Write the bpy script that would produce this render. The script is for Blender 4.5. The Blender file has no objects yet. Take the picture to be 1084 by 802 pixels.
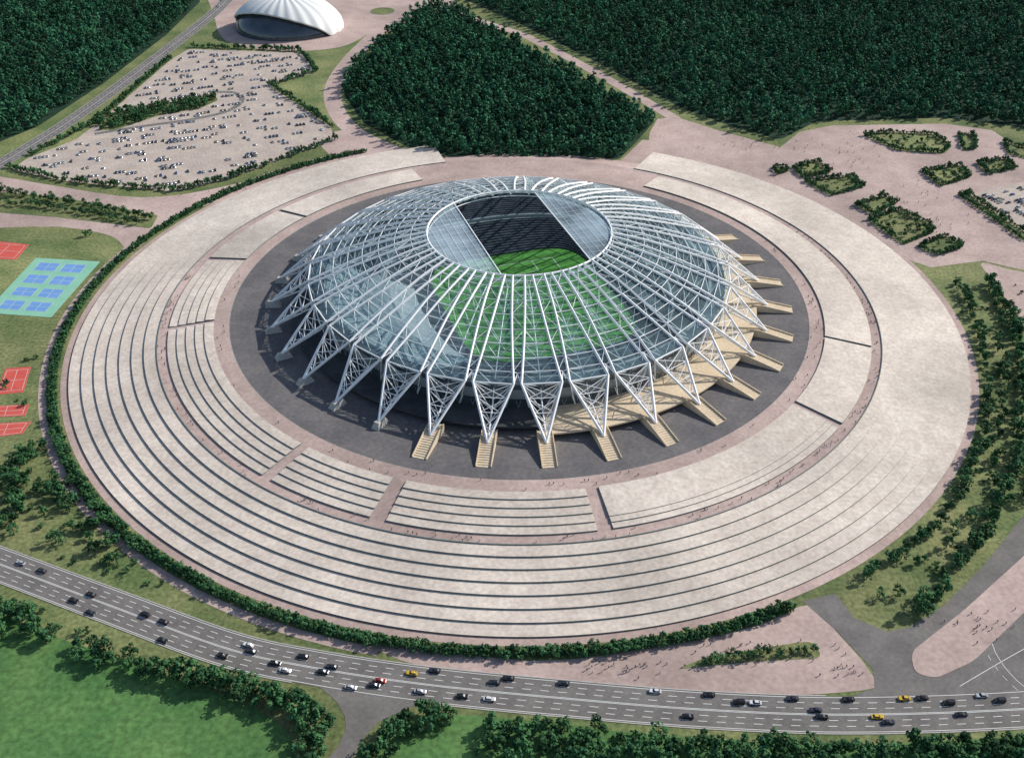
import bpy, bmesh, math, random
import numpy as np
from mathutils import Vector, Matrix
from mathutils.geometry import tessellate_polygon
random.seed(7); rng=np.random.default_rng(7)
S=bpy.context.scene
# ---------------- survey: plan coordinates (metres, stadium centre = origin) -------------
FP,H,D,PT,AZ=1107.5,382.5,633.0,math.radians(35.06),math.radians(0.437)
def G(u,v,z=0.0):
    rx,ry=math.cos(AZ),math.sin(AZ); fx,fy=-math.sin(AZ),math.cos(AZ)
    a=u-542; b=-(v-401); c,s=math.cos(PT),math.sin(PT)
    dx=FP*fx*c+a*rx+b*fx*s; dy=FP*fy*c+a*ry+b*fy*s; dz=-FP*s+b*c
    t=(z-H)/dz
    return (dx*t, -D+dy*t)
def ang(u,v,z=8.0):
    x,y=G(u,v,z); return math.degrees(math.atan2(y,x))%360
# ---------------- materials -------------
def mat(name,c1,c2=None,scale=0.1,rough=0.9,fine=None,fine_amt=0.25,rnd=0,metal=0,big=None,spec=0.2,detail=4):
    m=bpy.data.materials.new(name); m.use_nodes=True; nt=m.node_tree; N=nt.nodes; L=nt.links
    b=N['Principled BSDF']; b.inputs['Roughness'].default_value=rough; b.inputs['Metallic'].default_value=metal
    b.inputs['Specular IOR Level'].default_value=spec
    if c2 is None: c2=tuple(x*0.85 for x in c1)
    g=N.new('ShaderNodeNewGeometry')
    n=N.new('ShaderNodeTexNoise'); n.inputs['Scale'].default_value=scale; n.inputs['Detail'].default_value=detail
    L.new(g.outputs['Position'],n.inputs['Vector'])
    r=N.new('ShaderNodeValToRGB'); r.color_ramp.elements[0].position=.35; r.color_ramp.elements[1].position=.65
    r.color_ramp.elements[0].color=(*c1,1); r.color_ramp.elements[1].color=(*c2,1)
    L.new(n.outputs['Fac'],r.inputs['Fac']); col=r.outputs['Color']
    def mul(fac_socket,lo,hi,col):
        mr=N.new('ShaderNodeMapRange'); mr.inputs['From Min'].default_value=.3; mr.inputs['From Max'].default_value=.7
        mr.inputs['To Min'].default_value=lo; mr.inputs['To Max'].default_value=hi
        L.new(fac_socket,mr.inputs['Value'])
        vm=N.new('ShaderNodeVectorMath'); vm.operation='SCALE'; L.new(col,vm.inputs[0]); L.new(mr.outputs[0],vm.inputs['Scale'])
        return vm.outputs[0]
    if fine:
        n2=N.new('ShaderNodeTexNoise'); n2.inputs['Scale'].default_value=fine; n2.inputs['Detail'].default_value=2
        L.new(g.outputs['Position'],n2.inputs['Vector']); col=mul(n2.outputs['Fac'],1-fine_amt,1+fine_amt,col)
    if big:
        n3=N.new('ShaderNodeTexNoise'); n3.inputs['Scale'].default_value=big; n3.inputs['Detail'].default_value=1
        L.new(g.outputs['Position'],n3.inputs['Vector']); col=mul(n3.outputs['Fac'],.82,1.18,col)
    if rnd:
        o=N.new('ShaderNodeObjectInfo'); mr=N.new('ShaderNodeMapRange')
        mr.inputs['To Min'].default_value=1-rnd; mr.inputs['To Max'].default_value=1+rnd
        L.new(o.outputs['Random'],mr.inputs['Value'])
        vm=N.new('ShaderNodeVectorMath'); vm.operation='SCALE'; L.new(col,vm.inputs[0]); L.new(mr.outputs[0],vm.inputs['Scale']); col=vm.outputs[0]
    L.new(col,b.inputs['Base Color'])
    return m
M={}
M['grass']=mat('grass',(.105,.148,.054),(.225,.235,.100),.028,fine=.45,fine_amt=.34,big=.006,detail=6)
M['field']=mat('field_grass',(.060,.155,.045),(.115,.220,.068),.03,fine=.35,fine_amt=.30,big=.008,detail=6)
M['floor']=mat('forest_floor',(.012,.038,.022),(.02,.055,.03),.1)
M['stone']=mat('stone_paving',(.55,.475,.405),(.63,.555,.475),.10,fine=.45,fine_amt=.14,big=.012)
M['riser']=mat('shaded_stone_riser',(.14,.175,.17),(.20,.225,.215),.3)  # terrace stone darkened: the shade on the risers is put into the colour
M['pink']=mat('pink_paving',(.41,.305,.27),(.49,.375,.33),.06,fine=.4,fine_amt=.13,big=.01)
M['park']=mat('parking_paving',(.42,.345,.30),(.51,.43,.36),.05,fine=.3,fine_amt=.12)
M['asphalt']=mat('asphalt',(.15,.138,.13),(.195,.18,.168),.08,fine=.5,fine_amt=.12)
M['pit']=mat('dark_asphalt',(.125,.118,.12),(.17,.158,.155),.06,fine=.4,fine_amt=.15)
M['white']=mat('white_paint',(.75,.75,.72),(.65,.65,.62),.5,detail=1)
M['kerb']=mat('kerb_stone',(.42,.40,.36),(.5,.47,.43),.5,detail=1)
M['steel']=mat('white_steel',(.89,.89,.88),(.86,.86,.86),.05,rough=.4,spec=.5,detail=0)
M['steel2']=mat('grey_steel',(.25,.28,.30),(.20,.24,.26),.05,rough=.5,spec=.5,detail=0)
M['cream']=mat('cream_concrete',(.60,.485,.345),(.68,.56,.40),.08,fine=.5,fine_amt=.10)
M['dark']=mat('dark_shaded_concrete',(.05,.055,.06),(.08,.085,.09),.1)  # ramp sides and walls; also the painted roof shade on the deck
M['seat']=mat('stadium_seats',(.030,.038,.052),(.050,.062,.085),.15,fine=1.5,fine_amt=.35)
M['seat2']=mat('sunlit_seats',(.25,.31,.34),(.33,.39,.42),.15,fine=1.5,fine_amt=.25)  # lighter copy of the seats, sunlight on the left stand painted in
M['glassd']=mat('dark_glass',(.035,.05,.065),(.06,.08,.10),.08,rough=.15,spec=.8)
M['court_teal']=mat('court_teal',(.22,.48,.34),(.26,.52,.38),.1)
M['court_blue']=mat('court_blue',(.14,.30,.58),(.16,.33,.62),.1)
M['court_red']=mat('court_red',(.55,.09,.07),(.62,.12,.09),.1)
M['shell']=mat('shell_white',(.78,.78,.75),(.72,.73,.71),.03,rough=.5)
M['leaf']=mat('leaves',(.028,.092,.042),(.066,.155,.056),.35,rnd=.45,rough=.8,detail=1,spec=.1)
M['leaff']=mat('forest_leaves',(.022,.098,.055),(.050,.150,.072),.25,rnd=.55,rough=.8,detail=1,spec=.1,big=.012)
M['bark']=mat('bark',(.07,.05,.035),(.10,.075,.05),2,detail=1)
def pitch_mat(axis):
    m=mat('pitch_turf',(.055,.190,.035),(.075,.235,.046),.2,fine=.8,fine_amt=.1)
    nt=m.node_tree;N=nt.nodes;L=nt.links; b=N['Principled BSDF']
    src=b.inputs['Base Color'].links[0].from_socket
    g=N.new('ShaderNodeNewGeometry'); d=N.new('ShaderNodeVectorMath'); d.operation='DOT_PRODUCT'
    d.inputs[1].default_value=(axis[0],axis[1],0); L.new(g.outputs['Position'],d.inputs[0])
    mm=N.new('ShaderNodeMath'); mm.operation='MULTIPLY'; mm.inputs[1].default_value=math.pi/5.5; L.new(d.outputs['Value'],mm.inputs[0])
    s=N.new('ShaderNodeMath'); s.operation='SINE'; L.new(mm.outputs[0],s.inputs[0])
    gt=N.new('ShaderNodeMath'); gt.operation='GREATER_THAN'; gt.inputs[1].default_value=0; L.new(s.outputs[0],gt.inputs[0])
    mr=N.new('ShaderNodeMapRange'); mr.inputs['To Min'].default_value=.8; mr.inputs['To Max'].default_value=1.3; L.new(gt.outputs[0],mr.inputs['Value'])
    v=N.new('ShaderNodeVectorMath'); v.operation='SCALE'; L.new(src,v.inputs[0]); L.new(mr.outputs[0],v.inputs['Scale'])
    L.new(v.outputs[0],b.inputs['Base Color']); return m
def trans_mat(name,col,alpha,rough=.3,tint=(.91,.98,.98,1)):
    m=bpy.data.materials.new(name); m.use_nodes=True; nt=m.node_tree;N=nt.nodes;L=nt.links
    for n in list(N): N.remove(n)
    o=N.new('ShaderNodeOutputMaterial'); mx=N.new('ShaderNodeMixShader'); t=N.new('ShaderNodeBsdfTransparent')
    t.inputs[0].default_value=tint
    p=N.new('ShaderNodeBsdfPrincipled'); p.inputs['Base Color'].default_value=(*col,1); p.inputs['Roughness'].default_value=rough
    g=N.new('ShaderNodeNewGeometry'); n=N.new('ShaderNodeTexNoise'); n.inputs['Scale'].default_value=.04
    L.new(g.outputs['Position'],n.inputs['Vector'])
    mr=N.new('ShaderNodeMapRange'); mr.inputs['From Min'].default_value=.3; mr.inputs['From Max'].default_value=.7; mr.inputs['To Min'].default_value=alpha*.5; mr.inputs['To Max'].default_value=alpha*1.5
    L.new(n.outputs['Fac'],mr.inputs['Value']); L.new(mr.outputs[0],mx.inputs[0])
    L.new(t.outputs[0],mx.inputs[1]); L.new(p.outputs[0],mx.inputs[2]); L.new(mx.outputs[0],o.inputs['Surface'])
    return m
M['skin']=trans_mat('polycarbonate',(.52,.80,.88),.10)
M['frost']=trans_mat('frosted_panel',(.64,.82,.92),.36)
# ---------------- mesh helpers -------------
def obj(name,verts,faces,mats,fm=None,parent=None,smooth=False):
    me=bpy.data.meshes.new(name); me.from_pydata(verts,[],faces)
    for m in mats: me.materials.append(m)
    if fm is not None: me.polygons.foreach_set('material_index',fm)
    if smooth: me.polygons.foreach_set('use_smooth',[True]*len(faces))
    me.update(); o=bpy.data.objects.new(name,me); S.collection.objects.link(o)
    if parent: o.parent=parent
    return o
def empty(name):
    o=bpy.data.objects.new(name,None); S.collection.objects.link(o); return o
def cr(pts,closed=True,n=8):
    P=[np.array(p,float) for p in pts]; out=[]; k=len(P)
    rngi=range(k) if closed else range(k-1)
    for i in rngi:
        if closed: p0,p1,p2,p3=P[i-1],P[i],P[(i+1)%k],P[(i+2)%k]
        else: p0,p1,p2,p3=P[max(i-1,0)],P[i],P[i+1],P[min(i+2,k-1)]
        for j in range(n):
            t=j/n
            out.append(.5*((2*p1)+(-p0+p2)*t+(2*p0-5*p1+4*p2-p3)*t*t+(-p0+3*p1-3*p2+p3)*t**3))
    if not closed: out.append(P[-1])
    return [tuple(p) for p in out]
def W(pts): return [G(*p) for p in pts]
def rounded(pts,rad):
    out=[];k=len(pts)
    for i in range(k):
        a=np.array(pts[i-1]);b=np.array(pts[i]);c=np.array(pts[(i+1)%k])
        d1=np.linalg.norm(a-b);d2=np.linalg.norm(c-b); r=min(rad,.45*d1,.45*d2)
        p=b+(a-b)/d1*r;q=b+(c-b)/d2*r
        for t in (0,.25,.5,.75,1): out.append(tuple((1-t)**2*p+2*t*(1-t)*b+t*t*q))
    return out
def poly(name,wp,z,m,h=0,side=None,parent=None):
    tris=tessellate_polygon([[Vector((p[0],p[1],0)) for p in wp]])
    V=[(p[0],p[1],z) for p in wp]; F=[];fm=[]
    for t in tris:
        a,b,c=[wp[i] for i in t]
        if (b[0]-a[0])*(c[1]-a[1])-(b[1]-a[1])*(c[0]-a[0])<0: t=(t[0],t[2],t[1])
        F.append(tuple(t)); fm.append(0)
    mats=[m]
    if h:
        n=len(wp); V+= [(p[0],p[1],z-h) for p in wp]; mats.append(side or M['kerb'])
        for i in range(n):
            j=(i+1)%n; F.append((i,n+i,n+j,j)); fm.append(1)
    return obj(name,V,F,mats,fm,parent)
def offs(line,o):
    L=[np.array(p) for p in line]; out=[]
    for i,p in enumerate(L):
        a=L[max(i-1,0)];b=L[min(i+1,len(L)-1)]; t=(b-a)/ (np.linalg.norm(b-a)+1e-9)
        out.append(tuple(p+np.array((-t[1],t[0]))*o))
    return out
def ribbon(name,line,w,z,m):
    a=offs(line,w/2);b=offs(line,-w/2);n=len(line)
    return obj(name,[(x,y,z) for x,y in a]+[(x,y,z) for x,y in b],[(i+n,i+n+1,i+1,i) for i in range(n-1)],[m])
markV=[];markF=[]
def strip(p,q,w,z):
    p=np.array(p);q=np.array(q);t=(q-p)/(np.linalg.norm(q-p)+1e-9);n=np.array((-t[1],t[0]))*w/2
    k=len(markV)
    for c in (p-n,q-n,q+n,p+n): markV.append((c[0],c[1],z))
    markF.append((k,k+1,k+2,k+3))
def resample(line,step):
    out=[line[0]];acc=0
    for a,b in zip(line[:-1],line[1:]):
        a=np.array(a);b=np.array(b);d=np.linalg.norm(b-a);s=step-acc
        while s<=d: out.append(tuple(a+(b-a)*s/d)); s+=step
        acc=d-(s-step)
    return out
def marking(line,o,w,z,dash=None):
    l=resample(offs(line,o),dash or 8)
    for i in range(len(l)-1):
        if dash and i%2: continue
        strip(l[i],l[i+1],w,z)
def inpoly(x,y,P):
    c=False;j=len(P)-1
    for i in range(len(P)):
        xi,yi=P[i];xj,yj=P[j]
        if (yi>y)!=(yj>y) and x<(xj-xi)*(y-yi)/(yj-yi)+xi: c=not c
        j=i
    return c
def lathe(name,prof,a0,a1,mats,n=None,parent=None,cap=None,zfn=None):
    n=n or max(2,int(abs(a1-a0)/1.5)); V=[];F=[];fm=[];k=len(prof)
    for i in range(n+1):
        ad=a0+(a1-a0)*i/n; a=math.radians(ad)
        for r,z,_ in prof: V.append((r*math.cos(a),r*math.sin(a),zfn(ad,r,z) if zfn else z))
    for i in range(n):
        for j in range(k-1):
            F.append((i*k+j,(i+1)*k+j,(i+1)*k+j+1,i*k+j+1)); fm.append(prof[j][2])
    if cap is not None:
        for i in (0,n):
            F.append(tuple(i*k+j for j in range(k))); fm.append(cap)
    return obj(name,V,F,mats,fm,parent)
class Bars:
    def __init__(s): s.V=[];s.F=[]
    def add(s,p,q,r,n=5):
        p=Vector(p);q=Vector(q);d=(q-p)
        if d.length<1e-6:return
        d.normalize();u=d.orthogonal().normalized();v=d.cross(u);k=len(s.V)
        for c in (p,q):
            for i in range(n):
                a=2*math.pi*i/n; s.V.append(tuple(c+u*math.cos(a)*r+v*math.sin(a)*r))
        for i in range(n):
            j=(i+1)%n; s.F.append((k+i,k+j,k+n+j,k+n+i))
        s.F.append(tuple(k+n-1-i for i in range(n))); s.F.append(tuple(k+n+i for i in range(n)))
    def make(s,name,m,parent=None): return obj(name,s.V,s.F,[m],None,parent)
def P3(r,a,z): a=math.radians(a); return (r*math.cos(a),r*math.sin(a),z)

# ---------------- ground -------------
obj('ground',[(-6000,-3000,0),(6000,-3000,0),(6000,9000,0),(-6000,9000,0)],[(0,1,2,3)],[M['grass']])
z1,z2,z3=.05,.10,.14
a_s=ang(467,166,3); a_e=ang(690,161,3)
fieldp=W([(-160,610),(-40,622),(0,648),(60,674),(150,704),(235,735),(295,765),(312,800),(300,870),(-160,870)])
poly('field',cr(fieldp,n=5),.03,M['field'])
poly('field',cr(W([(430,762),(480,756),(560,762),(700,778),(900,788),(1200,782),(1200,880),(400,880),(400,800)]),n=5),.035,M['field'])
aP=ang(955,266,0)
podline=[(296*math.cos(math.radians(a)),296*math.sin(math.radians(a))) for a in np.arange(aP,a_e-1,3)]
wp=W([(686,154),(688,140),(696,126),(716,124),(760,138),(826,156),(846,140),(880,133),(1000,131),(1050,138),(1084,160),(1200,180),(1250,300),(1084,286),(1040,276),(985,283)])+podline
poly('plaza',wp,z1,M['pink'])
poly('plaza',W([(340,155),(352,140),(372,136),(385,140),(430,160),(470,166),(560,173),(655,172),(680,148),(700,150),(700,185),(560,200),(440,190),(350,165)]),.04,M['pink'])
poly('plaza',cr(W([(395,678),(560,699),(700,684),(800,662),(856,640),(885,668),(922,712),(915,730),(750,737),(600,724),(450,706)]),n=4),z1,M['pink'])
poly('path',cr(W([(-60,180),(0,187),(60,197),(150,209),(235,198),(330,172),(385,156),(384,168),(300,192),(225,215),(175,238),(140,266),(118,250),(60,240),(-60,236)]),n=4),.045,M['pink'])
lotP=W([(12,180),(70,192),(185,203),(240,190),(354,148),(350,134),(284,90),(336,76),(318,56),(200,52),(180,64),(104,130),(80,148),(28,168)])
poly('parking_lot',rounded(lotP,6),.075,M['park'])
ribbon('path',cr(W([(560,-60),(470,-2),(560,40),(640,82),(715,126)]),False)[8:],13,.06,M['pink'])
ribbon('path',cr(W([(480,4),(430,14),(385,48),(356,84),(354,112),(376,140),(430,165)]),False),18,.07,M['pink'])
poly('plaza',cr(W([(228,22),(245,46),(300,54),(360,50),(396,34),(440,22),(480,8),(470,-8),(420,-10),(380,-30),(230,-30)]),n=5),.055,M['pink'])
lathe('flower_bed',[(16,.35,0),(15.5,.35,1),(0.2,.3,1)],0,360,[M['kerb'],M['grass']]).location=(*G(405,12),0)
poly('path',cr(W([(1040,278),(1084,288),(1200,300),(1200,420),(1110,380),(1075,330),(1050,296)]),n=4),.054,M['pink'])
def ringm(name,r0,r1,a0,a1,z,m): lathe(name,[(r1,z,0),(r0,z,0)],a0,a1,[m])
ringm('path',299,305,a_s+6,360+a_e,.08,M['pink'])
aL=ang(385,160,0);aE=ang(830,637,0)
ringm('path',313,318,aL,ang(400,690,0),.09,M['pink'])
# roads
hw=cr(W([(-260,505),(-120,552),(0,597),(120,642),(240,686),(330,706),(450,724),(600,739),(750,751),(900,756),(1084,750),(1250,735),(1500,690)]),False)
ribbon('road',hw,19.5,z2,M['asphalt'])
marking(hw,9,.3,z3);marking(hw,-9,.3,z3);marking(hw,.25,.28,z3);marking(hw,-.35,.28,z3)
for o in (3.1,6.1,-3.1,-6.1): marking(hw,o,.3,z3,4)
hl=np.array(resample(hw,1.0))
def kerb(line):
    a=offs(line,.25);b=offs(line,-.25);n=len(line);V=[(x,y,.24) for x,y in a]+[(x,y,.24) for x,y in b]+[(x,y,0) for x,y in a]+[(x,y,0) for x,y in b];F=[]
    for i in range(n-1): F+=[(i+n,i+n+1,i+1,i),(i,i+1,i+1+2*n,i+2*n),(i+n+1,i+n,i+3*n,i+1+3*n)]
    obj('kerb',V,F,[M['kerb']])
for o in (10.0,-10.0):
    ln=offs(hw,o); seg=[]
    for p in ln:
        bad=(o>0 and math.hypot(p[0]-G(1000,735)[0],p[1]-G(1000,735)[1])<48) or (o<0 and math.hypot(p[0]-G(385,742)[0],p[1]-G(385,742)[1])<30)
        if bad:
            if len(seg)>1: kerb(seg)
            seg=[]
        else: seg.append(p)
    if len(seg)>1: kerb(seg)
poly('road',W([(318,714),(340,728),(356,742),(365,758),(366,772),(358,790),(346,804),(330,850),(350,850),(372,804),(382,784),(400,764),(440,746),(470,738),(400,724)]),.095,M['asphalt'])
rr=W([(850,636),(884,628),(905,654),(938,668),(962,664),(1000,640),(1040,600),(1084,545),(1150,440),(1210,300),(1250,300),(1200,450),(1130,545),(1084,590),(1020,648),(968,690),(966,706),(985,745),(940,748),(905,735),(926,728),(924,708),(886,668)])
poly('road',rr,.09,M['asphalt'])
poly('road',W([(960,700),(1000,708),(1084,640),(1160,580),(1260,600),(1300,735),(1084,752),(960,755)]),.085,M['asphalt'])
poly('plaza',rounded(W([(964,690),(1020,646),(1084,588),(1140,528),(1150,590),(1084,648),(1030,700),(990,718),(968,712)]),5),.22,M['pink'],h=.2)
rd=cr(W([(330,-70),(262,-20),(225,15),(170,58),(110,103),(40,150),(-60,205),(-200,260)]),False)
ribbon('road',rd,17,.11,M['asphalt']); marking(rd,0,.4,.15); marking(rd,8,.25,.15);marking(rd,-8,.25,.15)
for o in (4,-4): marking(rd,o,.3,.15,4)
cx,cy=G(1140,690)
rb=[(cx+38*math.cos(a),cy+38*math.sin(a)) for a in np.linspace(1.9,4.6,30)]
marking(rb,0,.3,z3); marking(rb,-4,.25,z3,3)
marking(W([(1016,726),(1060,700),(1110,672)]),0,.3,z3)
isl=[[(912,143),(935,140),(990,142),(1008,155),(1000,163),(950,160)],[(838,178),(866,170),(880,183),(850,189)],
[(850,192),(903,186),(916,198),(880,208)],[(974,181),(1018,175),(1028,188),(995,198)],[(1034,173),(1066,168),(1076,179),(1045,185)],
[(904,217),(938,207),(950,215),(924,228)],[(918,233),(948,221),(985,236),(990,246),(956,260)],[(970,262),(1000,249),(1020,262),(992,271)],
[(1014,143),(1030,142),(1034,158),(1020,160)],[(1062,150),(1100,160),(1100,172),(1066,163)],[(818,178),(832,176),(834,182),(822,185)],[(1012,205),(1022,203),(1084,246),(1130,262),(1084,256)]]
ISL=[W(i) for i in isl]
for w in ISL: poly('traffic_island',rounded(w,5),.2,M['grass'],h=.2)
triI=W([(716,708),(752,694),(850,679),(862,680),(871,696),(800,700)])
poly('traffic_island',rounded(triI,4),.2,M['grass'],h=.2)
lotI=W([(104,130),(116,120),(160,112),(226,101),(232,106),(212,115),(170,122),(122,138),(106,138)])
poly('traffic_island',rounded(lotI,6),.2,M['grass'],h=.2)
lp=cr(W([(100,142),(150,134),(200,127),(240,118),(256,106),(246,98),(225,98)]),False); ribbon('road',lp,6,.09,M['asphalt'])
rowI=W([(-40,200),(0,203),(70,210),(168,228),(160,242),(60,230),(-40,222)])
poly('traffic_island',rounded(rowI,4),.2,M['grass'],h=.2)
lot2=W([(1026,206),(1084,192),(1150,200),(1160,256),(1084,246)])
poly('parking_lot',rounded(lot2,4),.08,M['park'])
def court(name,quad,m,sub=None,z=.12):
    w=W(quad); e=empty(name); poly('surface',w,z,m,parent=e,h=.1)
    def L(s,t):
        a=np.array(w[0])*(1-s)+np.array(w[1])*s; b=np.array(w[3])*(1-s)+np.array(w[2])*s; return a*(1-t)+b*t
    def rect(s0,s1,t0,t1,mm,zz): poly('court',[tuple(L(s0,t0)),tuple(L(s1,t0)),tuple(L(s1,t1)),tuple(L(s0,t1))],zz,mm,parent=e)
    for (s0,s1,t0,t1,mm) in (sub or []):
        rect(s0,s1,t0,t1,mm,z+.04)
        ln=lambda a,b:strip(L(*a),L(*b),.22,z+.08)
        ln((s0,t0),(s1,t0));ln((s0,t1),(s1,t1));ln((s0,t0),(s0,t1));ln((s1,t0),(s1,t1));ln(((s0+s1)/2,t0),((s0+s1)/2,t1)); ln((s0,(t0+t1)/2),(s1,(t0+t1)/2))
ten=[]
for c in range(2):
    for r in range(4): ten.append((.13+c*.40,.13+c*.40+.32,.08+r*.23,.08+r*.23+.15,M['court_blue']))
court('tennis_court',[(38,273),(106,277),(54,336),(-16,331)],M['court_teal'],ten)
for q in ([(-6,255),(31,259),(17,275),(-26,273)],[(6,390),(33,388),(25,415),(-4,418)],[(-14,430),(31,428),(27,440),(-18,442)],[(-14,449),(33,446),(24,459),(-18,464)]):
    court('basketball_court',q,M['court_red'],[(.08,.92,.1,.9,M['court_red'])])

# ---------------- podium -------------
pod=empty('podium')
pr=[];r=300.;z=0.
N_ST=7; dr=55/N_ST; dz=6.65/N_ST
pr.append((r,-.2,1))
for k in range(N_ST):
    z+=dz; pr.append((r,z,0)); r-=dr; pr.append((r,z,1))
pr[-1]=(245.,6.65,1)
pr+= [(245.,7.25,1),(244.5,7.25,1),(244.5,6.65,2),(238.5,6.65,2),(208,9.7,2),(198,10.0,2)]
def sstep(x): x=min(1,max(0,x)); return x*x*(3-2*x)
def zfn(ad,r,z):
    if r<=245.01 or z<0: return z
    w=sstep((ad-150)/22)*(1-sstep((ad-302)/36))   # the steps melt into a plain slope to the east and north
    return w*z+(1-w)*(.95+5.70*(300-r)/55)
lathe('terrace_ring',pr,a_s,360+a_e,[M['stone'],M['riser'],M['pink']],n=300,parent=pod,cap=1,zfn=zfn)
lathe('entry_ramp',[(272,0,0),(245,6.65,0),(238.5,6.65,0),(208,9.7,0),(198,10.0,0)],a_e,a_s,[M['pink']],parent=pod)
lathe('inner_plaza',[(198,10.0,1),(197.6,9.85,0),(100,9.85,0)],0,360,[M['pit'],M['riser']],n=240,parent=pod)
def block(u0,u1,kind,gap=.9):
    a0,a1=u0+gap,u1-gap
    if a1<a0:a1+=360
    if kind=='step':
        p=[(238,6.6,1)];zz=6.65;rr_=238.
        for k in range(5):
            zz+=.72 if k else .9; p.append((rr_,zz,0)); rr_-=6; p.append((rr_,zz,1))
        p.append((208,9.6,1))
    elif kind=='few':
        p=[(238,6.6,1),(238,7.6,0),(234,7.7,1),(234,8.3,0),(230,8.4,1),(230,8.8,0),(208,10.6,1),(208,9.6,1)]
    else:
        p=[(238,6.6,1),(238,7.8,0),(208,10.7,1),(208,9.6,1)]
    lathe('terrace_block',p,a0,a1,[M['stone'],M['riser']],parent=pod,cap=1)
g1=ang(208,344,8);g2=ang(302,488,8);g3=ang(406,538,8);g4=ang(636,543,8);g5=ang(862,437,8);g6=ang(889,362,8)
g7=ang(700,182,8);g0=ang(250,277,8);gm=ang(318,230,8);gb=ang(440,182,8)
block(g1,g2,'step',.6);block(g2,g3,'step',1.1);block(g3,g4,'step',1.1);block(g4,g5,'few',.9);block(g5,g6,'plain',.3)
block(g6,g7,'plain',.3);block(gb,gm,'plain',.3);block(gm,g0,'plain',.6);block(g0,g1,'step',.4)

# ---------------- stadium -------------
st=empty('stadium')
RR=[62,80,98,114,129,143]; ZZ=[59.4,55.6,50.2,44.6,39.2,33.8]
def zf(r): return float(np.interp(r,RR,ZZ))
NS=32; dth=360/NS
top=Bars();br=Bars();pur=Bars()
tip=G(517,463,13.5); off=math.degrees(math.atan2(tip[1],tip[0]))
rs=[62,73,84,95,106,116,126,135,143]
def phi(r): return dth*(.20+.22*(r-62)/81)
skV=[];skF=[]
for i in range(NS):
    a=off+i*dth; F=P3(170.5,a,13.2)
    T={s:[P3(r_,a+s*phi(r_),zf(r_)+1.2) for r_ in rs] for s in (-1,1)}
    B=[P3((rs[k]+rs[k+1])/2,a,zf((rs[k]+rs[k+1])/2)-3.2-2.0*k/8) for k in range(8)]
    Tn=[P3(r_,a+dth-phi(r_),zf(r_)+1.2) for r_ in rs]
    for k in range(8):
        for s in (-1,1):
            top.add(T[s][k],T[s][k+1],.80)
            br.add(T[s][k],B[k],.19);br.add(T[s][k+1],B[k],.19)
        br.add(T[1][k],T[-1][k],.23)
        if k<7: br.add(B[k],B[k+1],.33)
        if k<7:
            br.add(T[1][k],Tn[k],.17)
            if k%2: br.add(T[1][k],Tn[k+1],.15)
            else: br.add(Tn[k],T[1][k+1],.15)
    for (lo,hi,kmax) in ((-1,1,8),(1,None,6)):
        k0=len(skV)
        for k in range(kmax+1):
            z_=zf(rs[k])
            a0=a+lo*phi(rs[k]); a1=a+phi(rs[k]) if hi else a+dth-phi(rs[k])
            skV.extend([P3(rs[k],a0,z_),P3(rs[k],a1,z_)])
        for k in range(kmax):
            b=k0+2*k; skF.append((b,b+2,b+3,b+1))
        if kmax==6:
            skV.append(P3(rs[7],a+dth/2,zf(rs[7]))); b=k0+12; skF.append((b,len(skV)-1,b+1))
    lp=Vector(F)
    low=Vector(P3(143,a,23.5)); br.add(B[7],low,.36)
    legs={s:[Vector(T[s][8]).lerp(lp,t) for t in (0,.25,.5,.75,1)] for s in (-1,1)}
    lowl=[low.lerp(lp,t) for t in (0,.25,.5,.75,1)]
    for s in (-1,1):
        top.add(T[s][8],F,.84)
        br.add(legs[s][0],lowl[0],.32)
        for k in range(4):
            if k<3: br.add(legs[s][k+1],lowl[k+1],.24); br.add(legs[s][k],lowl[k+1],.24)
    top.add(T[1][8],T[-1][8],.45)
    top.add(low,F,.5)
    for k in range(1,4): br.add(legs[1][k],legs[-1][k],.26)
    for k in range(0,3): br.add(legs[1][k],legs[-1][k+1],.22); br.add(legs[-1][k],legs[1][k+1],.22)
    nb=P3(rs[7],a+dth/2,zf(rs[7]))
    br.add(T[1][7],nb,.3);br.add(Tn[7],nb,.3);br.add(T[1][8],nb,.3);br.add(Tn[8],nb,.3)
    for s in (-1,1): br.add(T[s][8],P3(140,a+s*dth*.25,16),.28)
    br.add(nb,P3(140,a+dth*.25,16),.28);br.add(nb,P3(140,a+dth*.75,16),.28)
def ringb(B,r,z,t,n=96):
    for i in range(n): B.add(P3(r,360*i/n,z),P3(r,360*(i+1)/n,z),t,6)
ringb(top,62,60.4,.7);ringb(br,62,56.4,.35);ringb(br,63.5,58.4,.35)
for r_ in (68,78.5,89.5,100.5,111,121): ringb(pur,r_,zf(r_)+.5,.10)
top.make('roof_beams',M['steel'],st);br.make('roof_bracing',M['steel'],st);pur.make('roof_purlins',M['steel'],st)
obj('roof_skin',skV,skF,[M['skin']],None,st)
TA=math.radians(19); axl=np.array((math.sin(TA),-math.cos(TA))); axw=np.array((math.cos(TA),math.sin(TA)))
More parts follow.
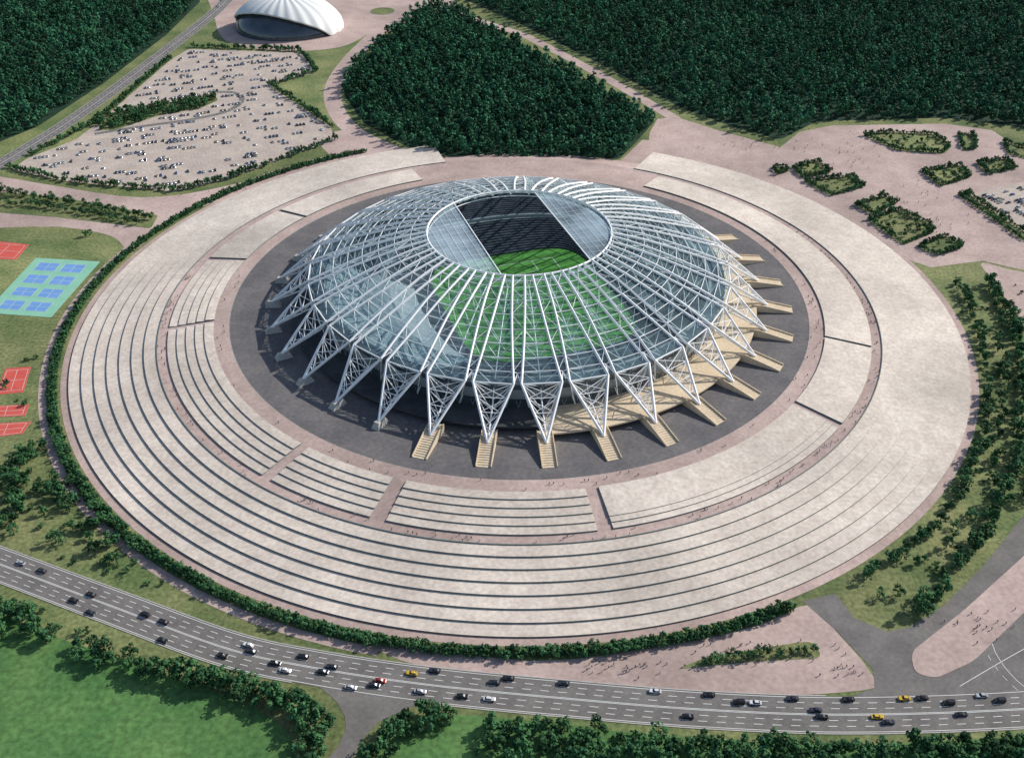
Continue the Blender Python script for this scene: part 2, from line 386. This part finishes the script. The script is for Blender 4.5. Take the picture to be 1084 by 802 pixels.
for s in (-1,1):
    ch=30.0; a_=math.acos(ch/61.); pts=[]
    for t in np.linspace(-a_,a_,40):
        p=axw*s*61*math.cos(t)+axl*61*math.sin(t); pts.append((p[0],p[1]))
    if s==-1: pts=pts[::-1]
    poly('roof_lens',pts,59.6,M['frost'],parent=st)
    lb=Bars()
    e0=axw*s*ch+axl*61*math.sin(a_);e1=axw*s*ch-axl*61*math.sin(a_)
    lb.add((*e0,60.0),(*e1,60.0),.4)
    for q in np.linspace(ch+5,56,5):
        hh=math.sqrt(61**2-q*q); p0=axw*s*q+axl*hh;p1=axw*s*q-axl*hh; lb.add((*p0,59.9),(*p1,59.9),.1)
    for q in np.linspace(-50,50,16):
        x1=math.sqrt(61**2-q*q)
        if x1>ch: lb.add((*(axw*s*ch+axl*q),59.8),(*(axw*s*x1+axl*q),59.8),.1)
    lb.make('lens_frame',M['steel'],st)
pc=np.array((8.,-8.)); PA,PB=60.,70.
def inner(ph):
    c,s=math.cos(ph),math.sin(ph); e=5
    k=(abs(c/PA)**e+abs(s/PB)**e)**(-1/e); return pc+axw*c*k+axl*s*k
NA=144; V=[];F=[];fm=[]
prof=[(0,10.2)];t=0;zz=11.2;prof.append((0,zz))
for k in range(13): t+=.46/13; prof.append((t,zz)); zz+=.8; prof.append((t,zz))
t+=.03;prof.append((t,zz));zz+=2.0;prof.append((t,zz))
for k in range(13): t+=.44/13; prof.append((t,zz)); zz+=.55; prof.append((t,zz))
prof.append((1.0,zz))
K=len(prof)
for i in range(NA):
    ph=2*math.pi*i/NA; ip=inner(ph); d=axw*math.cos(ph)+axl*math.sin(ph); op=d*133
    for (t,z) in prof:
        p=ip*(1-t)+op*t; V.append((p[0],p[1],z))
for i in range(NA):
    j=(i+1)%NA; ph=2*math.pi*(i+.5)/NA; d=axw*math.cos(ph)+axl*math.sin(ph)
    sunlit=float(np.dot(d,np.array((-.84,-.54))))>.80  # sector of the stands that gets the painted sunlight
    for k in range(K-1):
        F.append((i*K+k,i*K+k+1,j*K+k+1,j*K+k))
        fm.append(1 if (sunlit and k>12) else (2 if (k in (27,28,29) or k==K-2) else 0))
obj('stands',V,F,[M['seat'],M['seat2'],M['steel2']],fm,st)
pw=[tuple(inner(2*math.pi*i/72)) for i in range(72)]
poly('pitch',pw,10.15,pitch_mat(axl),parent=st)
def pl(a,b): 
    p=pc+axw*a[0]+axl*a[1];q=pc+axw*b[0]+axl*b[1]; strip(p,q,.4,10.2)
for a,b in (((-36,-54),(36,-54)),((-36,54),(36,54)),((-36,-54),(-36,54)),((36,-54),(36,54)),((-36,0),(36,0)),((-20,-54),(-20,-38)),((20,-54),(20,-38)),((-20,-38),(20,-38)),((-20,54),(-20,38)),((20,54),(20,38)),((-20,38),(20,38))): pl(a,b)
for i in range(24):
    a0=2*math.pi*i/24;a1=2*math.pi*(i+1)/24; pl((9.2*math.cos(a0),9.2*math.sin(a0)),(9.2*math.cos(a1),9.2*math.sin(a1)))
lathe('facade',[(137,14,0),(139,22,1),(139.6,28.5,0),(139.8,32.2,0),(133,32.4,1)],0,360,[M['glassd'],M['steel2']],n=192,parent=st)
aD0=ang(575,440,14)-360; aD1=40
lathe('concourse_deck',[(155,9.8,1),(155,13,0),(163,13,0),(163,14,0),(136,14,0)],aD0,aD1,[M['cream'],M['dark']],n=96,parent=st)
lathe('concourse_deck',[(148,9.8,0),(148,13,0),(156,13,0),(156,14,0),(136,14,0)],aD1,aD0+360,[M['dark']],n=160,parent=st)  # rest of the same deck, roof shade painted in as a dark colour
fb=Bars()
for i in range(96):
    a=i*360/96; fb.add(P3(137.4,a,14),P3(140.2,a+1.9,32.2),.2);fb.add(P3(137.4,a+3.75,14),P3(140.2,a+1.9,32.2),.2)
for r_,z_ in ((139.4,22),(140.0,28.5)): ringb(fb,r_,z_,.25)
fb.make('facade_mullions',M['steel2'],st)
V=[];F=[];fm=[];PV=[];PF=[]
for i in range(NS):
    adeg=(off+i*dth+180)%360-180
    a=math.radians(off+i*dth); rd_=np.array((math.cos(a),math.sin(a)));sd=np.array((-math.sin(a),math.cos(a)))
    if not (-118<adeg<32):
        k=len(PV)
        for (r_,w_,z_) in ((164,2.6,9.8),(175,2.6,9.8),(173,1.6,13.6),(166,1.6,13.6)):
            for s in (-1,1):
                p=rd_*r_+sd*s*w_; PV.append((p[0],p[1],z_))
        PF+=[(k,k+2,k+3,k+1),(k+2,k+4,k+5,k+3),(k+4,k+6,k+7,k+5),(k+6,k,k+1,k+7),(k,k+6,k+4,k+2),(k+1,k+3,k+5,k+7)]
        continue
    ns=12; path=[(160,14.05)]; hw_=4.0
    rr0=167.;path.append((rr0,14.05));zz=14.05
    for k in range(ns):
        zz-= 4.1/ns; path.append((rr0,zz)); rr0+=21/ns; path.append((rr0,zz))
    k0=len(V)
    for (r_,z_) in path:
        for s in (-1,1):
            p=rd_*r_+sd*s*hw_; V.append((p[0],p[1],z_)); V.append((p[0],p[1],9.8))
    for k in range(len(path)-1):
        b=k0+k*4; F.append((b+4,b+6,b+2,b)); fm.append(0)
        if path[k][0]!=path[k+1][0]:
            F.append((b,b+1,b+5,b+4));fm.append(1);F.append((b+2,b+6,b+7,b+3));fm.append(1)
    for s in (-1,1):
        b=len(V)
        for (r_,z_) in ((160,14.9),(167,14.9),(188,10.8)):
            for o in (hw_,hw_+.5):
                p=rd_*r_+sd*s*o; V.append((p[0],p[1],z_));V.append((p[0],p[1],9.8))
        for k in range(2):
            q=b+k*4
            F+= [(q,q+4,q+6,q+2),(q,q+1,q+5,q+4),(q+2,q+6,q+7,q+3)]; fm+=[0,0,0]
        F.append((b+8,b+9,b+11,b+10));fm.append(0)
obj('stair_ramps',V,F,[M['cream'],M['dark']],fm,st)
obj('footings',PV,PF,[M['kerb']],None,st)
# ---------------- shell arena -------------
sh=empty('shell_arena'); cxs,cys=G(300,38)
cys+=30; V=[];F=[];nu,nv=72,22
for j in range(nv+1):
    e=math.pi/2*j/nv
    for i in range(nu):
        a=2*math.pi*i/nu; V.append((cxs+62*math.cos(a)*math.cos(e),cys+52*math.sin(a)*math.cos(e),34*math.sin(e)))
for j in range(nv):
    for i in range(nu):
        k=(i+1)%nu; F.append((j*nu+i,j*nu+k,(j+1)*nu+k,(j+1)*nu+i))
obj('glass_hall',V,F,[M['glassd']],None,sh,smooth=True)
V=[];F=[];fd=math.radians(245)
nu2=144;nv2=40
for j in range(nv2+1):
    for i in range(nu2):
        a=2*math.pi*i/nu2; da=math.cos(a-fd)
        lo=0.0 if da<.15 else math.radians(44)*((da-.15)/.85)**.7
        e=lo+(math.pi/2-lo)*j/nv2
        rib=1.2*(.5+.5*math.cos(a*24))
        V.append((cxs+(67+rib)*math.cos(a)*math.cos(e),cys+(58+rib)*math.sin(a)*math.cos(e),(40+rib*.6)*math.sin(e)))
for j in range(nv2):
    for i in range(nu2):
        k=(i+1)%nu2; F.append((j*nu2+i,j*nu2+k,(j+1)*nu2+k,(j+1)*nu2+i))
o=obj('shell_roof',V,F,[M['shell']],None,sh,smooth=True)
mo=o.modifiers.new('t','SOLIDIFY'); mo.thickness=2

# ---------------- vegetation -------------
def tree_mesh(name,leafm,R=4.2,Ht=9.5,clumps=15,per=24,ls=.95,seed=1):
    rn=random.Random(seed); V=[];F=[];fm=[]
    def tube(p,q,r0,r1):
        p=Vector(p);q=Vector(q);d=(q-p).normalized();u=d.orthogonal().normalized();v=d.cross(u);k=len(V)
        for c,r in ((p,r0),(q,r1)):
            for i in range(4):
                a=2*math.pi*i/4; V.append(tuple(c+u*math.cos(a)*r+v*math.sin(a)*r))
        for i in range(4): F.append((k+i,k+(i+1)%4,k+4+(i+1)%4,k+4+i)); fm.append(1)
    tb=Ht*.35
    tube((0,0,-.3),(0,0,tb),.32,.22); tube((0,0,tb),(rn.uniform(-.3,.3),rn.uniform(-.3,.3),Ht*.8),.22,.06)
    for k in range(3):
        a=k*2.1+rn.random(); tube((0,0,tb*(.8+.15*k)),(R*.6*math.cos(a),R*.6*math.sin(a),Ht*.6+k*.3),.13,.04)
    cz=Ht*.6; hz=Ht*.42
    for c in range(clumps):
        while True:
            p=Vector((rn.uniform(-1,1),rn.uniform(-1,1),rn.uniform(-1,1)))
            if .35<p.length<.9: break
        tp=1-.25*max(0,p.z)
        C=Vector((p.x*R*tp,p.y*R*tp,cz+p.z*hz)); cr_=R*rn.uniform(.28,.45)
        for l in range(per):
            q=Vector((rn.gauss(0,1),rn.gauss(0,1),rn.gauss(0,1))).normalized()*cr_*rn.uniform(.55,1)
            n=(q.normalized()+Vector((rn.uniform(-.6,.6),rn.uniform(-.6,.6),rn.uniform(-.2,1.0)))).normalized()
            u=n.orthogonal().normalized();v=n.cross(u); s=ls*rn.uniform(.6,1.1)*.5
            a=rn.random()*6.28; u2=u*math.cos(a)+v*math.sin(a);v2=n.cross(u2); k=len(V); X=C+q
            for (i,j) in ((-1,-.6),(.4,-1),(1,.5),(-.3,1)): V.append(tuple(X+u2*i*s+v2*j*s))
            F.append((k,k+1,k+2,k+3)); fm.append(0)
    me=bpy.data.meshes.new(name); me.from_pydata(V,[],F); me.materials.append(leafm);me.materials.append(M['bark'])
    me.polygons.foreach_set('material_index',fm); me.update(); return me
def protos(cname,meshes):
    c=bpy.data.collections.new(cname)
    for m in meshes: c.objects.link(bpy.data.objects.new(m.name,m))
    return c
near=[tree_mesh('deciduous_tree',M['leaf'],R=3.0+.4*s,Ht=7.5+s*.7,clumps=13,per=18,ls=1.15,seed=s) for s in range(4)]
fst=[tree_mesh('forest_tree',M['leaff'],R=4.2,Ht=10.0+s*1.5,clumps=10,per=11,ls=2.0,seed=10+s) for s in range(4)]
shr=[tree_mesh('shrub',M['leaf'],R=2.2,Ht=3.6,clumps=8,per=12,ls=1.0,seed=20+s) for s in range(3)]
cF=protos('forest_proto',fst);cS=protos('shrub_proto',shr)
def gn(coll):
    ng=bpy.data.node_groups.new('scatter_'+coll.name,'GeometryNodeTree')
    ng.interface.new_socket('Geometry',in_out='INPUT',socket_type='NodeSocketGeometry')
    ng.interface.new_socket('Geometry',in_out='OUTPUT',socket_type='NodeSocketGeometry')
    N=ng.nodes;L=ng.links; i=N.new('NodeGroupInput');o=N.new('NodeGroupOutput')
    ci=N.new('GeometryNodeCollectionInfo'); ci.inputs['Collection'].default_value=coll
    ci.inputs['Separate Children'].default_value=True; ci.inputs['Reset Children'].default_value=True
    ip=N.new('GeometryNodeInstanceOnPoints'); ip.inputs['Pick Instance'].default_value=True
    def na(n,t):
        x=N.new('GeometryNodeInputNamedAttribute'); x.data_type=t; x.inputs['Name'].default_value=n; return x.outputs[0]
    er=N.new('FunctionNodeEulerToRotation'); L.new(na('rot','FLOAT_VECTOR'),er.inputs[0])
    L.new(i.outputs[0],ip.inputs['Points']);L.new(ci.outputs[0],ip.inputs['Instance'])
    L.new(na('idx','INT'),ip.inputs['Instance Index']);L.new(er.outputs[0],ip.inputs['Rotation']);L.new(na('scl','FLOAT_VECTOR'),ip.inputs['Scale'])
    L.new(ip.outputs[0],o.inputs[0]); return ng
GN={'f':gn(cF),'s':gn(cS)}
def scatter(name,pts,kind,smin,smax,z=0):
    n=len(pts); me=bpy.data.meshes.new(name); me.from_pydata([(p[0],p[1],z) for p in pts],[],[])
    a=me.attributes.new('idx','INT','POINT'); a.data.foreach_set('value',rng.integers(0,12,n).astype(np.int32))
    a=me.attributes.new('rot','FLOAT_VECTOR','POINT'); r=np.zeros((n,3),np.float32); r[:,2]=rng.random(n)*6.28; a.data.foreach_set('vector',r.ravel())
    a=me.attributes.new('scl','FLOAT_VECTOR','POINT'); s=rng.uniform(smin,smax,n)[:,None]*np.stack([np.ones(n),np.ones(n),rng.uniform(.85,1.2,n)],1); a.data.foreach_set('vector',s.astype(np.float32).ravel())
    o=bpy.data.objects.new(name,me); S.collection.objects.link(o); m=o.modifiers.new('scatter','NODES'); m.node_group=GN[kind]; return o
def fill(P,step,jit=.45):
    P=[tuple(p) for p in P]; xs=[p[0] for p in P];ys=[p[1] for p in P]; out=[]
    y=min(ys); 
    while y<max(ys):
        x=min(xs)
        while x<max(xs):
            q=(x+random.uniform(-jit,jit)*step,y+random.uniform(-jit,jit)*step)
            if inpoly(q[0],q[1],P): out.append(q)
            x+=step
        y+=step
    return out
def clear_spot(x,y,m=3):
    if math.hypot(x,y)<304+m: return False
    if float(np.hypot(hl[:,0]-x,hl[:,1]-y).min())<11.5+m: return False
    return not inpoly(x,y,rr)
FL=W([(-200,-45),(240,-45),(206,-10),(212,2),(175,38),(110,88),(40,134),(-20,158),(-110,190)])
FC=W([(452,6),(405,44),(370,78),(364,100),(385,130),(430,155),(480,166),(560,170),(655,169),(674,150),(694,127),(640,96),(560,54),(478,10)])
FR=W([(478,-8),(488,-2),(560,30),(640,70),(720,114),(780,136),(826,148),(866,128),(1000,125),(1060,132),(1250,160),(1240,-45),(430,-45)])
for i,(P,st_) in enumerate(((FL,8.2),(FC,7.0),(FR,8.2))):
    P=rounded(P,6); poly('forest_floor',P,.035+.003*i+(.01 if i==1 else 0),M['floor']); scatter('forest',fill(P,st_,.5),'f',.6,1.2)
pts=[]
a=aL
while a<aE:
    for r_ in (308.5,311): pts.append((r_*math.cos(math.radians(a))+random.uniform(-.6,.6),r_*math.sin(math.radians(a))+random.uniform(-.6,.6)))
    a+=.42
scatter('hedge',pts,'s',.7,1.2)
def tree(x,y,s,z=0):
    o=bpy.data.objects.new('deciduous_tree',random.choice(near)); o.location=(x,y,z); o.scale=(s,s,s*random.uniform(.85,1.15)); o.rotation_euler[2]=random.random()*6.28
    S.collection.objects.link(o)
a=ang(70,440,0)
while a<aE:
    r_=310+random.uniform(-1.5,3); tree(r_*math.cos(math.radians(a)),r_*math.sin(math.radians(a)),random.uniform(.5,.85)); a+=.85
def row(line,step,jit,smin,smax,prob=1,z=0):
    for p in resample(cr(W(line),False),step):
        if random.random()<prob:
            x,y=p[0]+random.gauss(0,jit),p[1]+random.gauss(0,jit); s=random.uniform(smin,smax)
            if z or clear_spot(x,y,3*s): tree(x,y,s,z)
row([(1012,300),(1034,345),(1042,400),(1036,460),(1018,520)],4.6,1.6,.6,1.1)
row([(1046,300),(1074,350),(1082,420),(1072,490),(1044,560),(1002,612),(964,656)],3.8,2.0,.7,1.25)
row([(1092,330),(1110,400),(1108,470),(1085,530)],5,2,.7,1.1)
row([(1022,518),(990,556),(955,586),(915,612)],4.5,1.8,.6,1.0,.9)
row([(1035,540),(1004,580),(968,610),(928,640)],6,2.4,.6,.9,.65)
row([(1056,310),(1062,380),(1060,450),(1044,520)],6,2.2,.5,.95,.75)
row([(168,716),(220,720),(280,734),(325,755),(342,775),(338,800),(325,840)],3.2,1.5,.85,1.3)
row([(195,722),(250,734),(300,752),(322,775),(318,802)],3.8,1.8,.8,1.2)
row([(-20,636),(20,656),(60,680)],3.6,3,.8,1.25); row([(-10,650),(30,668)],4,3,.8,1.15)
row([(80,688),(120,702),(165,716)],3.2,3,.8,1.25)
row([(395,815),(402,790),(425,768),(455,757),(485,756)],3.0,1.5,.75,1.15)
row([(405,820),(420,790),(450,770),(480,764)],3.6,1.8,.7,1.1)
row([(516,772),(580,778),(640,782)],4.0,2,.75,1.15);row([(516,790),(580,794),(640,800)],4.5,3,.8,1.1)
row([(670,790),(760,793),(900,797),(1000,798),(1100,793)],3.3,2,.85,1.25);row([(540,805),(700,806),(900,812),(1100,808)],4,3,.8,1.2)
row([(745,702),(800,694),(862,688)],3.5,.8,.45,.7,z=.15)
for (u,v,n,sp) in ((30,482,12,6),(10,505,9,6),(14,550,14,8),(60,530,14,8),(90,556,10,7),(30,520,9,8),(95,250,2,3),(115,585,6,7)):
    x,y=G(u,v)
    for k in range(n):
        a,b,s=x+random.gauss(0,sp),y+random.gauss(0,sp*.9),random.uniform(.6,1.15)
        if clear_spot(a,b,3*s): tree(a,b,s)
row([(-10,204),(60,213),(160,233)],4.2,1.5,.6,.95,z=.1);row([(-10,214),(60,222),(150,237)],5,1.5,.6,.9,z=.1)
for ln in ([(10,178),(70,192),(185,203),(240,190),(354,148)],[(352,134),(286,90),(336,76),(318,54),(205,50)],[(180,62),(104,128),(30,166)]):
    L_=resample(W(ln),4.2); scatter('hedge',[(p[0]+random.gauss(0,1),p[1]+random.gauss(0,1)) for p in L_],'s',.9,1.7)
scatter('hedge',fill(lotI,5.5),'s',.8,1.8,.15)
for w in ISL:
    scatter('hedge',[(p[0]*.93+np.mean([q[0] for q in w])*.07,p[1]*.93+np.mean([q[1] for q in w])*.07) for p in resample(w+[w[0]],3.5)],'s',.6,1.3,.15)
    for p in fill(w,7): 
        if random.random()<.5: tree(p[0],p[1],random.uniform(.4,.8),.15)
def clumps(P,nc,per,sp):
    out=[]; P=W(P); xs=[p[0] for p in P];ys=[p[1] for p in P]
    for c in range(nc):
        x=random.uniform(min(xs),max(xs));y=random.uniform(min(ys),max(ys))
        for k in range(random.randint(1,per)):
            q=(x+random.gauss(0,sp),y+random.gauss(0,sp))
            if inpoly(q[0],q[1],P) and clear_spot(q[0],q[1],4): out.append(q)
    return out
us=clumps([(0,470),(50,470),(100,560),(180,620),(120,625),(0,570)],60,8,5)+clumps([(1010,300),(1084,300),(1084,520),(960,660),(905,630),(1000,530),(1030,400)],80,7,4)+clumps([(0,615),(60,640),(160,672),(320,712),(320,730),(150,700),(0,645)],50,6,4)+clumps([(500,756),(1084,775),(1084,802),(500,802)],50,7,4)+clumps([(0,340),(60,345),(50,380),(40,470),(0,470)],10,4,3)
scatter('shrubs',us,'s',.3,.9)
# ---------------- cars -------------
def paint(name,c):
    m=bpy.data.materials.new(name); m.use_nodes=True; b=m.node_tree.nodes['Principled BSDF']; b.inputs['Base Color'].default_value=(*c,1)
    b.inputs['Roughness'].default_value=.25; b.inputs['Metallic'].default_value=.2; b.inputs['Coat Weight'].default_value=.5; return m
cw=paint('car_glass',(.02,.025,.03));tyre=mat('tyre',(.02,.02,.02),(.03,.03,.03),5);lampm=paint('lamp_lens',(.7,.7,.65));taillm=paint('tail_lens',(.4,.02,.02))
def car_mesh(c,nm,van=False):
    p=paint('car_paint_'+nm,c); V=[];F=[];fm=[]
    def loft(secs,mi,capm=None):
        k=len(V);n=len(secs[0])
        for s in secs: V.extend(s)
        for i in range(len(secs)-1):
            for j in range(n):
                q=(j+1)%n; F.append((k+i*n+j,k+i*n+q,k+(i+1)*n+q,k+(i+1)*n+j)); fm.append(mi)
        F.append(tuple(k+n-1-j for j in range(n)));fm.append(mi);e=k+(len(secs)-1)*n
        F.append(tuple(e+j for j in range(n)));fm.append(mi if capm is None else capm)
    def ring(x0,x1,y,z,rc=.25):
        return [(x0+rc,-y,z),(x1-rc,-y,z),(x1,-y+rc,z),(x1,y-rc,z),(x1-rc,y,z),(x0+rc,y,z),(x0,y-rc,z),(x0,-y+rc,z)]
    loft([ring(-2.3,2.3,.86,.3),ring(-2.4,2.42,.93,.55),ring(-2.38,2.36,.93,.8),ring(-2.25,2.1,.86,.98)],0)
    if van: a=[ring(-2.2,1.4,.86,.98),ring(-2.15,.95,.76,1.75)];b=[ring(-2.15,.95,.76,1.75),ring(-2.0,.75,.66,1.85)]
    else: a=[ring(-1.8,1.05,.83,.97),ring(-1.25,.35,.66,1.42)];b=[ring(-1.25,.35,.66,1.42),ring(-1.15,.25,.58,1.5)]
    loft(a,1);loft(b,0)
    for x in (-1.45,1.45):
        for y in (-.9,.9):
            k=len(V);n=10
            for s in (-.12,.12):
                for i in range(n): V.append((x+.34*math.cos(6.2832*i/n),y+s,.34+.34*math.sin(6.2832*i/n)))
            for i in range(n): F.append((k+i,k+(i+1)%n,k+n+(i+1)%n,k+n+i));fm.append(2)
            F.append(tuple(k+i for i in range(n)));fm.append(2);F.append(tuple(k+n+i for i in range(n)));fm.append(2)
    for x,mi in ((2.41,3),(-2.4,4)):
        for y in (-.62,.62):
            k=len(V); V.extend([(x+(.02 if x>0 else -.02),y-.2,.6),(x+(.02 if x>0 else -.02),y+.2,.6),(x-(.05 if x>0 else -.05),y+.2,.8),(x-(.05 if x>0 else -.05),y-.2,.8)]);F.append((k,k+1,k+2,k+3));fm.append(mi)
    me=bpy.data.meshes.new('car_'+nm); me.from_pydata(V,[],F)
    for m in (p,cw,tyre,lampm,taillm): me.materials.append(m)
    me.polygons.foreach_set('material_index',fm);me.update();return me
cols={'black':(.015,.015,.018),'dark':(.03,.035,.05),'white':(.75,.75,.75),'silver':(.45,.46,.48),'red':(.35,.03,.02),'yellow':(.7,.45,.03),'blue':(.05,.09,.25),'sand':(.5,.45,.36)}
CM={k:car_mesh(v,k) for k,v in cols.items()}; CM['van']=car_mesh((.6,.6,.6),'van',True); CM['suv']=car_mesh((.02,.02,.025),'suv',True)
def car(x,y,rot,key,z,s=1.12,name='car'):
    o=bpy.data.objects.new(name,CM[key]); o.location=(x,y,z+.01); o.rotation_euler[2]=rot; o.scale=(s,s,s); S.collection.objects.link(o)
placed=[]
def hcar(u,v,key=None):
    x,y=G(u,v,.1); d=np.hypot(hl[:,0]-x,hl[:,1]-y); i=int(d.argmin()); i=min(max(i,1),len(hl)-2)
    t=hl[i+1]-hl[i-1]; t/=np.linalg.norm(t); n=np.array((-t[1],t[0])); o=float(np.dot(np.array((x,y))-hl[i],n))
    lanes=[-7.6,-4.6,-1.7,1.7,4.6,7.6]; o=min(lanes,key=lambda q:abs(q-o)); p=hl[i]+n*o
    for q in placed:
        if abs(q[1]-o)<.5 and abs(q[0]-i)<6.5: return
    placed.append((i,o))
    car(p[0],p[1],math.atan2(t[1],t[0])+(0 if o<0 else math.pi),key or random.choice(['black','dark','dark','black','suv','black','silver','dark']),.1,1.15)
for c in [(46,603),(80,634),(97,630),(153,652),(95,650),(174,659),(163,688),(234,696),(268,688),(264,682,'white'),(320,696),(292,704),(301,711,'white'),(342,714),(352,706),(397,726),(405,718,'red'),(437,713,'yellow'),(372,728),(460,710),(489,738),(500,738),(517,740,'white'),(524,722),(539,718),(596,720),(601,712),(694,727,'white'),(751,734),(728,760),(782,742),(800,745,'white'),(838,735),(871,762),(862,752),(927,757,'yellow'),(958,742,'yellow'),(976,739),(1003,742),(1018,757),(1040,738),(1058,742),(940,762),(445,733,'silver'),(20,598,'silver'),(897,738)]: hcar(*c)
rl=resample(rd,1.0)
for k in (90,130,150,210,260,300,340,390,420):
    if k<len(rl)-2:
        t=np.array(rl[k+1])-np.array(rl[k]);t/=np.linalg.norm(t);n=np.array((-t[1],t[0]))*random.choice((-6,-2,2,6)); car(rl[k][0]+n[0],rl[k][1]+n[1],math.atan2(t[1],t[0]),random.choice(['white','silver','black','dark']),.11,1.3)
def parked(P,excl,p0,p1,rowstep=17,prob=.55):
    d=np.array(p1)-np.array(p0); d/=np.linalg.norm(d); n=np.array((-d[1],d[0])); rot=math.atan2(n[1],n[0])
    for i in range(-40,41):
        for side in (-2.9,2.9):
            run=0;on=False
            for j in range(-90,91):
                if run<=0: on=random.random()<prob; run=random.randint(1,4)
                run-=1
                if not on or random.random()<.25: continue
                q=np.array(p0)+n*(i*rowstep+side)+d*j*3.3
                if all(inpoly(q[0]+a,q[1]+b,P) for a,b in ((7,0),(-7,0),(0,7),(0,-7))) and not any(inpoly(q[0]+a,q[1]+b,e) for e in excl for a,b in ((5,0),(-5,0),(0,9),(0,-9))):
                    car(q[0],q[1],rot+(math.pi if random.random()<.4 else 0),random.choice(['white','white','silver','black','dark','sand','silver','blue','van','sand']),.08,1.05,'parked_car')
        for j in range(-90,91,1):
            q=np.array(p0)+n*(i*rowstep)+d*(j*3.3+1.65)
            if all(inpoly(q[0]+a,q[1]+b,P) for a,b in ((7,0),(-7,0),(0,7),(0,-7))) and not any(inpoly(q[0]+a,q[1]+b,e) for e in excl for a,b in ((5,0),(-5,0),(0,9),(0,-9))):
                strip(q-n*5.4,q+n*5.4,.14,.10)
parked(lotP,[lotI],G(80,172),G(330,138),20,.42)
parked(lot2,[],G(1040,215),G(1090,240),16,.7)
# ---------------- people -------------
def person_mesh(st_,col,nm):
    me=bpy.data.meshes.new('sk'); V=[(0,0,.95),(0,0,1.2),(0,0,1.42),(0,0,1.52),(0,.0,1.66),(0,.2,1.4),(st_*.1,.26,1.12),(st_*.25,.25,.88),(0,-.2,1.4),(-st_*.1,-.26,1.12),(-st_*.25,-.25,.88),(0,.1,.88),(-st_*.2,.11,.48),(-st_*.55,.11,.06),(0,-.1,.88),(st_*.3,-.11,.48),(st_*.35,-.11,.06)]
    E=[(0,1),(1,2),(2,3),(3,4),(2,5),(5,6),(6,7),(2,8),(8,9),(9,10),(0,11),(11,12),(12,13),(0,14),(14,15),(15,16)]
    R=[.15,.14,.17,.06,.12,.07,.05,.04,.07,.05,.04,.1,.07,.05,.1,.07,.05]
    me.from_pydata(V,E,[]); o=bpy.data.objects.new('sk',me); S.collection.objects.link(o); o.modifiers.new('s','SKIN')
    for i,r in enumerate(R): me.skin_vertices[0].data[i].radius=(r,r)
    me.skin_vertices[0].data[0].use_root=True
    dg=bpy.context.evaluated_depsgraph_get(); m2=bpy.data.meshes.new_from_object(o.evaluated_get(dg)); bpy.data.objects.remove(o)
    m2.name='person_'+nm; m2.materials.clear()
    cl=mat('clothes_'+nm,col,None,3); sk=mat('skin_'+nm,(.5,.32,.24),None,3); tr=mat('trousers_'+nm,(.03,.035,.06),None,3)
    for m in (cl,tr,sk): m2.materials.append(m)
    for p in m2.polygons: p.material_index=2 if p.center.z>1.5 else (1 if p.center.z<.93 else 0)
    return m2
bpy.context.view_layer.update()
PMs=[person_mesh(.5,(.05,.05,.08),'a'),person_mesh(.8,(.3,.08,.07),'b'),person_mesh(.3,(.4,.4,.4),'c'),person_mesh(.7,(.05,.09,.2),'d')]
def person(x,y,z):
    o=bpy.data.objects.new('person',random.choice(PMs)); o.location=(x,y,z); o.rotation_euler[2]=random.random()*6.28; o.scale=(1.1,)*3; S.collection.objects.link(o)
for k in range(200):
    a=random.uniform(170,390); r_=random.choice([random.uniform(199,207),random.uniform(239,244),random.uniform(239,244)])
    z=np.interp(r_,[198,208,238.5,245],[10,9.7,6.65,6.65]); p=P3(r_,a,z); person(*p)
for (u,v,sx,sy,n) in ((800,690,70,15,40),(890,712,15,8,12),(660,705,50,8,25),(1040,660,30,25,20),(800,155,50,6,25),(900,165,40,15,25),(980,215,30,20,20),(560,172,90,2,25),(1000,240,30,10,15),(250,200,80,6,12)):
    for k in range(n):
        x,y=G(u+random.gauss(0,sx*.6),v+random.gauss(0,sy*.6))
        if math.hypot(x,y)>302 and float(np.hypot(hl[:,0]-x,hl[:,1]-y).min())>12: person(x,y,.05 if u<1020 else .22)
obj('road_marking',markV,markF,[M['white']])
# ---------------- light, sky, camera -------------
az=math.atan2(.88,.47); el=math.radians(33)
sv=Vector((math.sin(az)*math.cos(el),math.cos(az)*math.cos(el),math.sin(el)))
sl=bpy.data.lights.new('sun','SUN'); sl.energy=4.7; sl.angle=math.radians(.5); sl.color=(1,.955,.885)
so=bpy.data.objects.new('sun',sl); S.collection.objects.link(so); so.rotation_euler=sv.to_track_quat('Z','Y').to_euler(); so.location=(400,400,500)
w=bpy.data.worlds.new('World'); S.world=w; w.use_nodes=True; nt=w.node_tree
sk=nt.nodes.new('ShaderNodeTexSky'); sk.sky_type='NISHITA'; sk.sun_disc=False; sk.sun_elevation=el; sk.sun_rotation=az
bg=nt.nodes['Background']; bg.inputs['Strength'].default_value=.13; nt.links.new(sk.outputs[0],bg.inputs[0])
cd=bpy.data.cameras.new('camera'); co=bpy.data.objects.new('camera',cd); S.collection.objects.link(co); S.camera=co
cd.sensor_width=36; cd.lens=36*FP/1084; cd.clip_start=1; cd.clip_end=20000
co.location=(0,-D,H); co.rotation_euler=(math.pi/2-PT,0,AZ)
S.view_settings.view_transform='Standard'; S.view_settings.look='None'; S.view_settings.exposure=0
